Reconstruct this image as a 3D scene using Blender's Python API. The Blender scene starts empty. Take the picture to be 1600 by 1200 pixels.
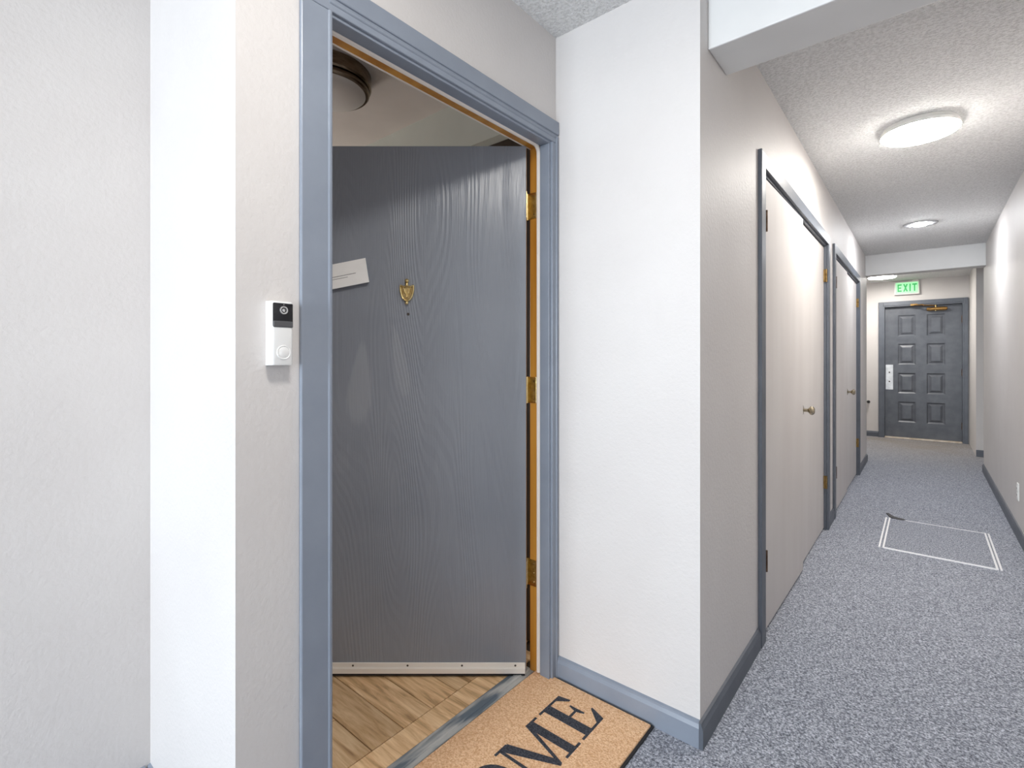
import bpy, bmesh, math, random
from mathutils import Vector, Matrix

random.seed(7)
scn = bpy.context.scene
COL = scn.collection

# ------------------------------------------------------------------ camera
# world: X across the corridor (right +), Y along the corridor, Z up, metres
CAM_H = 1.22
FOCAL_PX = 775.0
YAW = math.atan2(1445.0 - 800.0, FOCAL_PX)          # corridor lies this far right of the view axis
cam_d = bpy.data.cameras.new('camera')
cam_d.sensor_fit = 'HORIZONTAL'
cam_d.sensor_width = 36.0
cam_d.lens = FOCAL_PX / 1600.0 * 36.0
cam_d.shift_y = -37.0 / 1600.0
cam_d.clip_start = 0.02
cam = bpy.data.objects.new('camera', cam_d)
COL.objects.link(cam)
cam.location = (0, 0, CAM_H)
cam.rotation_euler = (math.pi / 2, 0, YAW)
scn.camera = cam

# ------------------------------------------------------------------ world, daylight, exposure
wd = bpy.data.worlds.new('world')
scn.world = wd
wd.use_nodes = True
wd.node_tree.nodes['Background'].inputs[0].default_value = (0.80, 0.90, 1.0, 1)
wd.node_tree.nodes['Background'].inputs[1].default_value = 1.0
scn.view_settings.view_transform = 'Standard'
scn.view_settings.look = 'None'
scn.view_settings.gamma = 1.0
scn.view_settings.use_curve_mapping = False
scn.view_settings.exposure = 0.98


def area_light(name, loc, rot, shape, sx, sy, watts, colour, spread=math.pi):
    d = bpy.data.lights.new(name, 'AREA')
    d.shape = shape
    d.size = sx
    if shape in ('RECTANGLE', 'ELLIPSE'):
        d.size_y = sy
    d.energy = watts
    d.color = colour
    d.spread = spread
    o = bpy.data.objects.new(name, d)
    COL.objects.link(o)
    o.location = loc
    o.rotation_euler = rot
    return o


# daylight entering by the window in the wall behind the camera
area_light('window_daylight', (-0.88, -4.93, 1.32), (math.pi / 2, 0, 0), 'RECTANGLE', 1.40, 1.9, 74, (0.83, 0.92, 1.0), math.radians(130))
# added unseen light that lifts the apartment hall, set at an assumed window
area_light('apartment_fill', (-4.40, 1.09, 1.40), (0, -math.pi / 2, 0), 'RECTANGLE', 1.2, 0.8, 11, (1.0, 0.95, 0.90))


# ------------------------------------------------------------------ materials
def new_mat(name):
    m = bpy.data.materials.new(name)
    m.use_nodes = True
    nt = m.node_tree
    return m, nt, nt.nodes['Principled BSDF']


def node(nt, kind, **kw):
    n = nt.nodes.new(kind)
    for k, v in kw.items():
        if k.startswith('i_'):
            key = k[2:]
            n.inputs[int(key) if key.isdigit() else key.replace('_', ' ')].default_value = v
        else:
            setattr(n, k, v)
    return n


def ramp(nt, fac, stops):
    r = node(nt, 'ShaderNodeValToRGB')
    el = r.color_ramp.elements
    while len(el) < len(stops):
        el.new(0.5)
    for e, (p, c) in zip(el, stops):
        e.position = p
        e.color = tuple(c) + (1,)
    nt.links.new(fac, r.inputs[0])
    return r.outputs[0]


def coords(nt, kind='Object', scale=(1, 1, 1)):
    t = node(nt, 'ShaderNodeTexCoord')
    mp = node(nt, 'ShaderNodeMapping')
    mp.inputs['Scale'].default_value = scale
    nt.links.new(t.outputs[kind], mp.inputs[0])
    return mp.outputs[0]


def position(nt):
    n = node(nt, 'ShaderNodeVectorMath', operation='ADD')      # off the noise lattice's flat planes
    n.inputs[1].default_value = (0.0, 0.0, 0.3737)
    nt.links.new(node(nt, 'ShaderNodeNewGeometry').outputs['Position'], n.inputs[0])
    return n.outputs[0]


def add_bump(nt, bsdf, height, strength, dist):
    b = node(nt, 'ShaderNodeBump')
    b.inputs['Strength'].default_value = strength
    b.inputs['Distance'].default_value = dist
    nt.links.new(height, b.inputs['Height'])
    nt.links.new(b.outputs[0], bsdf.inputs['Normal'])


def plain(name, col, rough=0.5, metal=0.0, spec=0.5):
    m, nt, b = new_mat(name)
    b.inputs['Base Color'].default_value = tuple(col) + (1,)
    b.inputs['Roughness'].default_value = rough
    b.inputs['Metallic'].default_value = metal
    b.inputs['Specular IOR Level'].default_value = spec
    return m


def noisy(name, c0, c1, scale, rough=0.5, bump=0.0, dist=0.002, metal=0.0, detail=3.0, stretch=(1, 1, 1), lo=0.35, hi=0.65):
    m, nt, b = new_mat(name)
    v = coords(nt, 'Object', stretch)
    n = node(nt, 'ShaderNodeTexNoise', i_Scale=scale, i_Detail=detail)
    nt.links.new(v, n.inputs['Vector'])
    nt.links.new(ramp(nt, n.outputs['Fac'], [(lo, c0), (hi, c1)]), b.inputs['Base Color'])
    b.inputs['Roughness'].default_value = rough
    b.inputs['Metallic'].default_value = metal
    if bump:
        add_bump(nt, b, n.outputs['Fac'], bump, dist)
    return m


def wall_mat():
    m, nt, b = new_mat('wall_paint')
    p = position(nt)
    n1 = node(nt, 'ShaderNodeTexNoise', i_Scale=85.0, i_Detail=3.0, i_Roughness=0.55)
    n2 = node(nt, 'ShaderNodeTexNoise', i_Scale=3.0, i_Detail=3.0)
    nt.links.new(p, n1.inputs['Vector'])
    nt.links.new(p, n2.inputs['Vector'])
    nt.links.new(ramp(nt, n2.outputs['Fac'], [(0.3, (0.645, 0.615, 0.600)), (0.7, (0.675, 0.648, 0.633))]), b.inputs['Base Color'])
    b.inputs['Roughness'].default_value = 0.55
    b.inputs['Specular IOR Level'].default_value = 0.3
    add_bump(nt, b, n1.outputs['Fac'], 0.30, 0.004)
    return m


def ceiling_mat():
    m, nt, b = new_mat('popcorn_ceiling')
    p = position(nt)
    n1 = node(nt, 'ShaderNodeTexNoise', i_Scale=82.0, i_Detail=3.0, i_Roughness=0.7)
    nt.links.new(p, n1.inputs['Vector'])
    nt.links.new(ramp(nt, n1.outputs['Fac'], [(0.38, (0.77, 0.770, 0.765)), (0.58, (0.94, 0.942, 0.94))]), b.inputs['Base Color'])
    b.inputs['Roughness'].default_value = 0.95
    add_bump(nt, b, n1.outputs['Fac'], 1.0, 0.016)
    return m


def carpet_mat():
    m, nt, b = new_mat('carpet')
    p = position(nt)
    n1 = node(nt, 'ShaderNodeTexNoise', i_Scale=140.0, i_Detail=4.0, i_Roughness=0.8)
    n2 = node(nt, 'ShaderNodeTexNoise', i_Scale=1.3, i_Detail=3.0)
    n3 = node(nt, 'ShaderNodeTexNoise', i_Scale=410.0, i_Detail=1.0)
    for n in (n1, n2, n3):
        nt.links.new(p, n.inputs['Vector'])
    base = ramp(nt, n1.outputs['Fac'], [(0.36, (0.085, 0.091, 0.110)), (0.50, (0.310, 0.330, 0.385)), (0.64, (0.72, 0.745, 0.82))])
    # brown dirt and lamp-lit tint painted into the carpet before the exit door
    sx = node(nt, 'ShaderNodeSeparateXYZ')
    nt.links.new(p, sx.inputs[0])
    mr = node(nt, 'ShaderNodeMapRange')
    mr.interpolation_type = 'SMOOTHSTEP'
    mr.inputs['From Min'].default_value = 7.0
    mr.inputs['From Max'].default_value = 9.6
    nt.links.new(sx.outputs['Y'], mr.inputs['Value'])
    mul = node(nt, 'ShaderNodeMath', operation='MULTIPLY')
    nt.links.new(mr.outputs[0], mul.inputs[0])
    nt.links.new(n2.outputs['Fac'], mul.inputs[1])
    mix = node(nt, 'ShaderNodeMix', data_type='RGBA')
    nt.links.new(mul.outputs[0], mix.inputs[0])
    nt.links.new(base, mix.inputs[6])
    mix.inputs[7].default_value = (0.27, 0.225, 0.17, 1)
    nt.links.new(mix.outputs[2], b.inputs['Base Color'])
    b.inputs['Roughness'].default_value = 1.0
    b.inputs['Specular IOR Level'].default_value = 0.1
    add_bump(nt, b, n3.outputs['Fac'], 0.7, 0.006)
    return m


GREY = (0.150, 0.175, 0.215)


def frame_paint(name, c0, c1, rough=0.33):
    m, nt, b = new_mat(name)
    p = position(nt)
    n = node(nt, 'ShaderNodeTexNoise', i_Scale=9.0, i_Detail=4.0)
    nt.links.new(p, n.inputs['Vector'])
    nt.links.new(ramp(nt, n.outputs['Fac'], [(0.3, c0), (0.7, c1)]), b.inputs['Base Color'])
    b.inputs['Roughness'].default_value = rough
    n2 = node(nt, 'ShaderNodeTexNoise', i_Scale=60.0, i_Detail=2.0)
    nt.links.new(p, n2.inputs['Vector'])
    add_bump(nt, b, n2.outputs['Fac'], 0.12, 0.002)
    return m


def grain_paint(name, pale_patches=()):
    """blue-grey paint over an embossed wood grain; scuffs = soft paler patches (x, z, half-width, half-height, lean)"""
    m, nt, b = new_mat(name)
    v = coords(nt, 'Object')
    st = node(nt, 'ShaderNodeMapping')
    st.inputs['Scale'].default_value = (1.0, 1.0, 0.13)
    nt.links.new(v, st.inputs[0])
    dn = node(nt, 'ShaderNodeTexNoise', i_Scale=3.2, i_Detail=1.5)
    nt.links.new(st.outputs[0], dn.inputs['Vector'])
    mul = node(nt, 'ShaderNodeMath', operation='MULTIPLY')
    mul.inputs[1].default_value = 52.0
    nt.links.new(dn.outputs['Fac'], mul.inputs[0])
    fr = node(nt, 'ShaderNodeMath', operation='PINGPONG')
    fr.inputs[1].default_value = 0.5
    nt.links.new(mul.outputs[0], fr.inputs[0])
    fine = node(nt, 'ShaderNodeMapping')
    fine.inputs['Scale'].default_value = (1.0, 1.0, 0.04)
    nt.links.new(v, fine.inputs[0])
    fn = node(nt, 'ShaderNodeTexNoise', i_Scale=230.0, i_Detail=2.0)
    nt.links.new(fine.outputs[0], fn.inputs['Vector'])
    addh = node(nt, 'ShaderNodeMath', operation='MULTIPLY_ADD')
    addh.inputs[1].default_value = 0.55
    nt.links.new(fn.outputs['Fac'], addh.inputs[0])
    nt.links.new(fr.outputs[0], addh.inputs[2])
    big = node(nt, 'ShaderNodeTexNoise', i_Scale=2.5, i_Detail=4.0)
    nt.links.new(v, big.inputs['Vector'])
    col = ramp(nt, big.outputs['Fac'], [(0.3, (0.235, 0.256, 0.296)), (0.7, (0.275, 0.296, 0.336))])
    sep = node(nt, 'ShaderNodeSeparateXYZ')
    nt.links.new(v, sep.inputs[0])
    last = None

    def mth(op, a, c, e=0.0):
        n = node(nt, 'ShaderNodeMath', operation=op)
        for i, q in enumerate((a, c, e)):
            if isinstance(q, (int, float)):
                n.inputs[i].default_value = q
            else:
                nt.links.new(q, n.inputs[i])
        return n.outputs[0]
    for (sx, sz, hw, hh, lean, amt) in pale_patches:  # each patch blends a paler tone over the base colour
        dz = mth('SUBTRACT', sep.outputs['Z'], sz)
        dx = mth('SUBTRACT', mth('SUBTRACT', sep.outputs['X'], sx), mth('MULTIPLY', dz, lean))
        e = mth('ADD', mth('POWER', mth('ABSOLUTE', mth('DIVIDE', dx, mth('MULTIPLY_ADD', dz, -0.55 * hw / hh, hw)), 0), 2.0), mth('POWER', mth('ABSOLUTE', mth('DIVIDE', dz, hh), 0), 2.0))
        e = mth('ADD', e, mth('MULTIPLY', mth('SUBTRACT', fn.outputs['Fac'], 0.5), 0.9))
        mr = node(nt, 'ShaderNodeMapRange')
        mr.interpolation_type = 'SMOOTHSTEP'
        mr.inputs['From Min'].default_value = 1.15
        mr.inputs['From Max'].default_value = 0.55
        mr.inputs['To Max'].default_value = amt
        nt.links.new(e, mr.inputs['Value'])
        last = mr.outputs[0] if last is None else mth('MAXIMUM', last, mr.outputs[0])
    if last is not None:
        mix = node(nt, 'ShaderNodeMix', data_type='RGBA')
        nt.links.new(last, mix.inputs[0])
        nt.links.new(col, mix.inputs[6])
        mix.inputs[7].default_value = (0.46, 0.475, 0.505, 1)
        col = mix.outputs[2]
    nt.links.new(col, b.inputs['Base Color'])
    b.inputs['Roughness'].default_value = 0.28
    add_bump(nt, b, addh.outputs[0], 0.40, 0.0032)
    return m


def wood_plank_mat():
    m, nt, b = new_mat('vinyl_plank')
    oi = node(nt, 'ShaderNodeObjectInfo')
    p = position(nt)
    sc = node(nt, 'ShaderNodeVectorMath', operation='MULTIPLY')
    sc.inputs[1].default_value = (2.4, 26.0, 1.0)
    nt.links.new(p, sc.inputs[0])
    off = node(nt, 'ShaderNodeVectorMath', operation='SCALE')
    off.inputs['Scale'].default_value = 40.0
    cmb = node(nt, 'ShaderNodeCombineXYZ')
    for i in range(3):
        nt.links.new(oi.outputs['Random'], cmb.inputs[i])
    nt.links.new(cmb.outputs[0], off.inputs[0])
    ad = node(nt, 'ShaderNodeVectorMath', operation='ADD')
    nt.links.new(sc.outputs[0], ad.inputs[0])
    nt.links.new(off.outputs[0], ad.inputs[1])
    n = node(nt, 'ShaderNodeTexNoise', i_Scale=1.6, i_Detail=5.0, i_Roughness=0.62, i_Distortion=0.5)
    nt.links.new(ad.outputs[0], n.inputs['Vector'])
    c = ramp(nt, n.outputs['Fac'], [(0.28, (0.30, 0.165, 0.075)), (0.46, (0.66, 0.42, 0.215)), (0.66, (0.88, 0.64, 0.39))])
    hsv = node(nt, 'ShaderNodeHueSaturation')
    mr = node(nt, 'ShaderNodeMapRange')
    mr.inputs['To Min'].default_value = 0.84
    mr.inputs['To Max'].default_value = 1.26
    nt.links.new(oi.outputs['Random'], mr.inputs['Value'])
    nt.links.new(mr.outputs[0], hsv.inputs['Value'])
    nt.links.new(c, hsv.inputs['Color'])
    nt.links.new(hsv.outputs[0], b.inputs['Base Color'])
    b.inputs['Roughness'].default_value = 0.45
    add_bump(nt, b, n.outputs['Fac'], 0.15, 0.002)
    return m


def emit_mat(name, col, strength, base=(0.8, 0.8, 0.78)):
    m, nt, b = new_mat(name)
    b.inputs['Base Color'].default_value = tuple(base) + (1,)
    b.inputs['Emission Color'].default_value = tuple(col) + (1,)
    b.inputs['Emission Strength'].default_value = strength
    return m


def glass_mat():
    m, nt, b = new_mat('window_glass')
    b.inputs['Base Color'].default_value = (0.96, 0.98, 0.97, 1)
    b.inputs['Transmission Weight'].default_value = 1.0
    b.inputs['Roughness'].default_value = 0.0
    b.inputs['IOR'].default_value = 1.45
    return m


M = dict(
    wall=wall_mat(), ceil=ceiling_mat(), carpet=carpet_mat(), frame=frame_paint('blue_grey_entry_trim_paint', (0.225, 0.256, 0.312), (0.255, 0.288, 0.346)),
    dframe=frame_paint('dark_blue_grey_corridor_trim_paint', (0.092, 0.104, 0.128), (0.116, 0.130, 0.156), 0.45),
    beam=noisy('beam_paint', (0.70, 0.695, 0.685), (0.74, 0.735, 0.725), 4.0, 0.5),
    entry=grain_paint('entry_door_paint', [(0.640, 1.135, 0.046, 0.170, -0.06, 0.24), (0.487, 1.215, 0.028, 0.145, 0.16, 0.22),
                                           (0.560, 0.80, 0.055, 0.17, 0.18, 0.05), (0.330, 0.70, 0.060, 0.20, 0.0, 0.06), (0.715, 0.83, 0.035, 0.05, 0.0, 0.07)]),
    exitp=noisy('exit_door_paint', (0.078, 0.086, 0.104), (0.108, 0.117, 0.137), 9.0, 0.38),
    closet=noisy('closet_door_paint', (0.575, 0.540, 0.522), (0.61, 0.58, 0.562), 5.0, 0.60, stretch=(1, 1, 0.15)),
    jambwood=noisy('varnished_jamb_wood', (0.42, 0.17, 0.018), (0.62, 0.30, 0.05), 14.0, 0.30, stretch=(1, 1, 0.08)),
    seal=plain('weatherstrip_white', (0.80, 0.74, 0.68), 0.55),
    brass=noisy('brass', (0.62, 0.47, 0.20), (0.78, 0.64, 0.34), 60.0, 0.26, metal=1.0),
    antique=noisy('antique_brass', (0.19, 0.115, 0.04), (0.38, 0.25, 0.10), 50.0, 0.34, metal=1.0),
    bronze=noisy('dark_bronze', (0.10, 0.065, 0.045), (0.20, 0.13, 0.09), 40.0, 0.4, metal=1.0),
    nickel=noisy('brushed_bronze_nickel', (0.17, 0.125, 0.08), (0.24, 0.185, 0.13), 25.0, 0.28, metal=1.0, stretch=(1, 1, 6)),
    knob=noisy('satin_knob_metal', (0.36, 0.31, 0.22), (0.52, 0.46, 0.35), 40.0, 0.24, metal=1.0),
    goldpaint=noisy('gold_closer_paint', (0.34, 0.18, 0.05), (0.50, 0.29, 0.10), 30.0, 0.28, metal=0.8),
    sweep=noisy('sweep_aluminium', (0.82, 0.77, 0.71), (0.90, 0.86, 0.80), 20.0, 0.35, metal=0.0, stretch=(0.1, 1, 1)),
    steel=noisy('steel_plate', (0.66, 0.68, 0.70), (0.80, 0.82, 0.84), 18.0, 0.42, metal=0.5),
    ringgrey=plain('downlight_ring', (0.38, 0.38, 0.39), 0.5),
    rubber=plain('black_rubber', (0.015, 0.015, 0.017), 0.6),
    screw=plain('screw_head', (0.10, 0.09, 0.08), 0.4, 0.8),
    white=plain('white_plastic', (0.82, 0.82, 0.81), 0.32),
    bellblack=plain('glossy_black_plastic', (0.010, 0.010, 0.013), 0.12),
    bellgrey=plain('smoked_plastic', (0.085, 0.085, 0.090), 0.25),
    lens=plain('camera_lens_ring', (0.62, 0.62, 0.62), 0.2, 0.6),
    paper=noisy('paper', (0.90, 0.89, 0.875), (0.93, 0.92, 0.905), 30.0, 0.75),
    ink=plain('print_ink', (0.25, 0.25, 0.25), 0.8),
    plank=wood_plank_mat(),
    subfloor=plain('dark_joint', (0.05, 0.035, 0.022), 0.8),
    sill=noisy('worn_threshold_paint', (0.17, 0.21, 0.25), (0.58, 0.58, 0.56), 14.0, 0.35, metal=0.2, stretch=(2, 0.35, 1), lo=0.44, hi=0.60),
    exitsill=noisy('exit_threshold_metal', (0.55, 0.44, 0.33), (0.74, 0.66, 0.56), 12.0, 0.4, metal=0.3),
    coir=noisy('coir', (0.74, 0.40, 0.20), (1.0, 0.68, 0.42), 190.0, 0.95, 0.8, 0.006),
    matink=noisy('mat_lettering', (0.018, 0.020, 0.030), (0.075, 0.078, 0.095), 190.0, 0.95, 0.8, 0.006),
    diffuser2=emit_mat('recessed_lens', (0.95, 0.97, 1.0), 195.0),
    lampwhite=plain('lamp_housing_white', (0.80, 0.79, 0.76), 0.45),
    frosted=plain('frosted_shade', (0.62, 0.60, 0.58), 0.40),
    signface=emit_mat('exit_sign_face', (0.34, 1.0, 0.42), 0.38, (0.30, 0.62, 0.34)),
    signink=emit_mat('exit_sign_letters', (0.03, 0.60, 0.14), 0.20, (0.03, 0.34, 0.09)),
    signcase=plain('exit_sign_case', (0.80, 0.77, 0.74), 0.45),
    strip=plain('white_edge_strip', (0.83, 0.83, 0.85), 0.45),
    tape=plain('black_tape', (0.02, 0.02, 0.024), 0.6),
    closetdark=noisy('unlit_closet_dark', (0.030, 0.019, 0.013), (0.055, 0.036, 0.025), 12.0, 0.45, stretch=(1, 1, 0.1)),  # dark tone standing in for the shade of an unlit closet
    glass=glass_mat(),
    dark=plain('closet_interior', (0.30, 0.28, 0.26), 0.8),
    green=noisy('apartment_soffit_paint', (0.68, 0.72, 0.67), (0.72, 0.76, 0.71), 5.0, 0.6),
    aptceil=noisy('apartment_ceiling_paint', (0.60, 0.56, 0.53), (0.64, 0.60, 0.57), 5.0, 0.8),
)


# ------------------------------------------------------------------ mesh helpers
def bx(bm, x0, x1, y0, y1, z0, z1, bev=0.0):
    t = bmesh.new()
    bmesh.ops.create_cube(t, size=1.0)
    for v in t.verts:
        v.co = Vector(((x0 + x1) / 2 + v.co.x * (x1 - x0), (y0 + y1) / 2 + v.co.y * (y1 - y0), (z0 + z1) / 2 + v.co.z * (z1 - z0)))
    if bev:
        bmesh.ops.bevel(t, geom=t.edges[:], offset=bev, segments=2, profile=0.5, affect='EDGES')
    merge(bm, t)
    return bm


def merge(bm, t):
    me = bpy.data.meshes.new('tmp')
    t.to_mesh(me)
    bm.from_mesh(me)
    bpy.data.meshes.remove(me)
    t.free()


def box(*a, bev=0.0):
    return bx(bmesh.new(), *a, bev=bev)


def boxes(lst, bev=0.0):
    bm = bmesh.new()
    for a in lst:
        bx(bm, *a, bev=bev)
    return bm


def lathe(profile, seg=40, axis='Z', at=(0, 0, 0)):
    """surface of revolution; profile = [(radius, height)]"""
    bm = bmesh.new()
    rings = []
    for r, h in profile:
        if r < 1e-6:
            rings.append([bm.verts.new((0, 0, h))])
        else:
            rings.append([bm.verts.new((r * math.cos(2 * math.pi * i / seg), r * math.sin(2 * math.pi * i / seg), h)) for i in range(seg)])
    for a, b in zip(rings, rings[1:]):
        for i in range(seg):
            j = (i + 1) % seg
            if len(a) == 1 and len(b) == 1:
                continue
            if len(a) == 1:
                bm.faces.new((a[0], b[i], b[j]))
            elif len(b) == 1:
                bm.faces.new((a[i], a[j], b[0]))
            else:
                bm.faces.new((a[i], a[j], b[j], b[i]))
    bmesh.ops.recalc_face_normals(bm, faces=bm.faces[:])
    R = {'Z': Matrix.Identity(4), 'X': Matrix.Rotation(math.pi / 2, 4, 'Y'), 'Y': Matrix.Rotation(-math.pi / 2, 4, 'X'),
         '-Y': Matrix.Rotation(math.pi / 2, 4, 'X'), '-Z': Matrix.Rotation(math.pi, 4, 'X')}[axis]
    bmesh.ops.transform(bm, matrix=Matrix.Translation(at) @ R, verts=bm.verts[:])
    return bm


def tube(pts, r, seg=10):
    bm = bmesh.new()
    pts = [Vector(p) for p in pts]
    rings = []
    for i, p in enumerate(pts):
        d = (pts[min(i + 1, len(pts) - 1)] - pts[max(i - 1, 0)]).normalized()
        a = Vector((1, 0, 0)) if abs(d.x) < 0.8 else Vector((0, 0, 1))
        u = d.cross(a).normalized()
        w = d.cross(u).normalized()
        rings.append([bm.verts.new(p + r * (math.cos(2 * math.pi * k / seg) * u + math.sin(2 * math.pi * k / seg) * w)) for k in range(seg)])
    for a, b in zip(rings, rings[1:]):
        for k in range(seg):
            bm.faces.new((a[k], a[(k + 1) % seg], b[(k + 1) % seg], b[k]))
    bm.faces.new(rings[0])
    bm.faces.new(rings[-1])
    bmesh.ops.recalc_face_normals(bm, faces=bm.faces[:])
    return bm


def prism(bm, pts, h0, h1, fn):
    """extrude a 2-D outline (u, v) between heights h0 and h1; fn(u, v, h) gives the point"""
    lo = [bm.verts.new(fn(u, v, h0)) for u, v in pts]
    hi = [bm.verts.new(fn(u, v, h1)) for u, v in pts]
    n = len(pts)
    fs = [bm.faces.new(hi), bm.faces.new(lo[::-1])]
    for i in range(n):
        fs.append(bm.faces.new((lo[i], lo[(i + 1) % n], hi[(i + 1) % n], hi[i])))
    bmesh.ops.recalc_face_normals(bm, faces=fs)
    return bm


def smooth(me, angle=0.6):
    for p in me.polygons:
        p.use_smooth = True
    try:
        me.set_sharp_from_angle(angle=angle)
    except Exception:
        pass


def frame_of(parent):
    m = Matrix.Identity(4)
    chain = []
    while parent is not None:
        chain.append(parent)
        parent = parent.parent
    for p in reversed(chain):
        m = m @ (Matrix.Translation(p.location) @ p.rotation_euler.to_matrix().to_4x4())
    return m


def obj(name, bm, mat, parent=None, loc=None, rotz=0.0, local=False, smo=False):
    """link bm as one mesh object. With a parent, world-space vertices are moved to the parent's frame unless local."""
    if parent is not None:
        if not local:
            bm.transform(frame_of(parent).inverted())
    elif loc is not None and not local:
        bm.transform((Matrix.Translation(loc) @ Matrix.Rotation(rotz, 4, 'Z')).inverted())
    me = bpy.data.meshes.new(name)
    bm.to_mesh(me)
    bm.free()
    if smo:
        smooth(me)
    me.materials.append(M[mat] if isinstance(mat, str) else mat)
    o = bpy.data.objects.new(name, me)
    COL.objects.link(o)
    if parent is not None:
        o.parent = parent
    elif loc is not None:
        o.location = loc
        o.rotation_euler = (0, 0, rotz)
    return o


def tag(o, label, cat, group=None, kind=None):
    o['label'] = label
    o['category'] = cat
    if group:
        o['group'] = group
    if kind:
        o['kind'] = kind
    return o


def struct(name, bm, mat, label, cat, loc=None, **kw):
    return tag(obj(name, bm, mat, None, loc, **kw), label, cat, kind='structure')


def thing(name, label, cat, loc, rotz=0.0, group=None, kind=None):
    o = bpy.data.objects.new(name, None)
    o.empty_display_size = 0.05
    COL.objects.link(o)
    o.location = loc
    o.rotation_euler = (0, 0, rotz)
    return tag(o, label, cat, group, kind)


# ------------------------------------------------------------------ key planes
XA = -0.545          # corridor left wall
XR = 0.497           # corridor right wall
YB = 1.583           # bright return wall beside the entry door
XC = -1.097          # wall holding the entry door
YD = 0.423           # return wall nearer the camera
XE = -1.680          # nearest left wall
ZC = 2.465           # corridor ceiling
YEND = 9.85          # wall with the exit door
YK = -5.0            # wall behind the camera
T = 0.12

# ------------------------------------------------------------------ floor, ceiling, walls
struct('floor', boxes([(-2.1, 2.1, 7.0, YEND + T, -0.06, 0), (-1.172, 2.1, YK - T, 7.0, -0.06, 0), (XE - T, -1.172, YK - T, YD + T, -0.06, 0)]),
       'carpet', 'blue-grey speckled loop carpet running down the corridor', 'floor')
struct('ceiling', boxes([(-2.1, 2.1, 7.4, YEND + T, ZC, ZC + 0.1), (-1.21, XR + T, 0.543, 7.4, ZC, ZC + 0.1), (XE - T, XR + T, YK - T, 0.543, ZC, ZC + 0.1)]),
       'ceil', 'off-white popcorn-textured corridor ceiling', 'ceiling')

C1 = (2.355, 4.195)   # closet openings along the left wall
C2 = (4.575, 6.405)
HZ = 2.060
struct('wall_left', boxes([(XA - T, XA, YB, C1[0], 0, ZC), (XA - T, XA, C1[1], C2[0], 0, ZC), (XA - T, XA, C2[1], 7.40, 0, ZC),
                           (XA - T, XA, C1[0], C1[1], HZ, ZC), (XA - T, XA, C2[0], C2[1], HZ, ZC)]),
       'wall', 'long corridor wall with the two white closets', 'wall')
struct('wall_return', box(-1.21, XA - T, YB, YB + T, 0, ZC), 'wall', 'bright white return wall between entry door and corridor', 'wall')
OP0, OP1, OPZ = 0.600, 1.575, 2.090
struct('wall_entry', boxes([(-1.21, XC, YD, OP0, 0, ZC), (-1.21, XC, OP1, YB, 0, ZC), (-1.21, XC, OP0, OP1, OPZ, ZC)]),
       'wall', 'textured beige wall around the open entry door', 'wall')
struct('wall_return_near', box(XE - T, -1.21, YD, YD + T, 0, ZC), 'wall', 'narrow bright white return wall left of the doorbell wall', 'wall')
struct('wall_near', box(XE - T, XE, YK, YD, 0, ZC), 'wall', 'plain grey wall at the far left edge', 'wall')
struct('wall_right', box(XR, XR + T, YK, 7.50, 0, ZC), 'wall', 'long plain corridor wall on the right', 'wall')
struct('wall_back', boxes([(XE, -1.60, YK - T, YK, 0, ZC), (-0.16, XR, YK - T, YK, 0, ZC), (-1.60, -0.16, YK - T, YK, 0, 0.35), (-1.60, -0.16, YK - T, YK, 2.30, ZC)]),
       'wall', 'wall with a window behind the viewpoint', 'wall')
struct('wall_end', boxes([(-2.1, -0.507, YEND, YEND + T, 0, ZC), (0.441, 2.1, YEND, YEND + T, 0, ZC), (-0.507, 0.441, YEND, YEND + T, 2.080, ZC)]), 'wall', 'beige end wall with exit door and sign', 'wall')
struct('wall_far_right', box(0.500, 0.655, 8.60, YEND, 0, ZC), 'wall', 'short wall right of the exit door', 'wall')
struct('wall_far_return', box(0.655, 2.0, 8.60, 8.72, 0, ZC), 'wall', 'side passage wall past the right corridor wall', 'wall')
struct('wall_passage_right', boxes([(2.0, 2.1, 7.38, 8.72, 0, ZC), (XR + T, 2.0, 7.38, 7.50, 0, ZC)]), 'wall', 'walls closing the right side passage', 'wall')
struct('wall_passage_left', boxes([(-2.1, -2.0, 7.28, YEND, 0, ZC), (-2.0, XA - T, 7.28, 7.40, 0, ZC)]), 'wall', 'walls closing the left side passage', 'wall')
# closets behind the white doors
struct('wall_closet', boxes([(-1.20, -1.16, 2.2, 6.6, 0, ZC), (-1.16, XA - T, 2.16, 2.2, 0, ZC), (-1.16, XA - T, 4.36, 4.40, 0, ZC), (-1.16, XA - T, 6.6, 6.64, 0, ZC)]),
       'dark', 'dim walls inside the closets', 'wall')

# dropped beams across the corridor
struct('trim_1', box(XA, XR, 1.655, 1.850, 2.235, ZC, bev=0.004), 'beam', 'white dropped beam nearest the viewer across the corridor', 'beam')
struct('trim_2', box(XA, XR, 7.230, 7.400, 2.225, ZC, bev=0.004), 'beam', 'grey dropped beam in front of the exit sign', 'beam')


# ------------------------------------------------------------------ baseboards
def baseboard_bm(p0, p1, nrm, h=0.085, t=0.013):
    """profile with an eased top, run from p0 to p1, standing proud along nrm"""
    bm = bmesh.new()
    prof = [(0, 0), (t, 0), (t, h - 0.022), (t * 0.62, h - 0.010), (t * 0.55, h - 0.004), (0, h)]
    ends = []
    for p in (p0, p1):
        ends.append([bm.verts.new((p[0] + nrm[0] * a, p[1] + nrm[1] * a, z)) for a, z in prof])
    n = len(prof)
    for i in range(n):
        bm.faces.new((ends[0][i], ends[0][(i + 1) % n], ends[1][(i + 1) % n], ends[1][i]))
    bm.faces.new(ends[0][::-1])
    bm.faces.new(ends[1])
    bmesh.ops.recalc_face_normals(bm, faces=bm.faces[:])
    return bm


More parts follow.
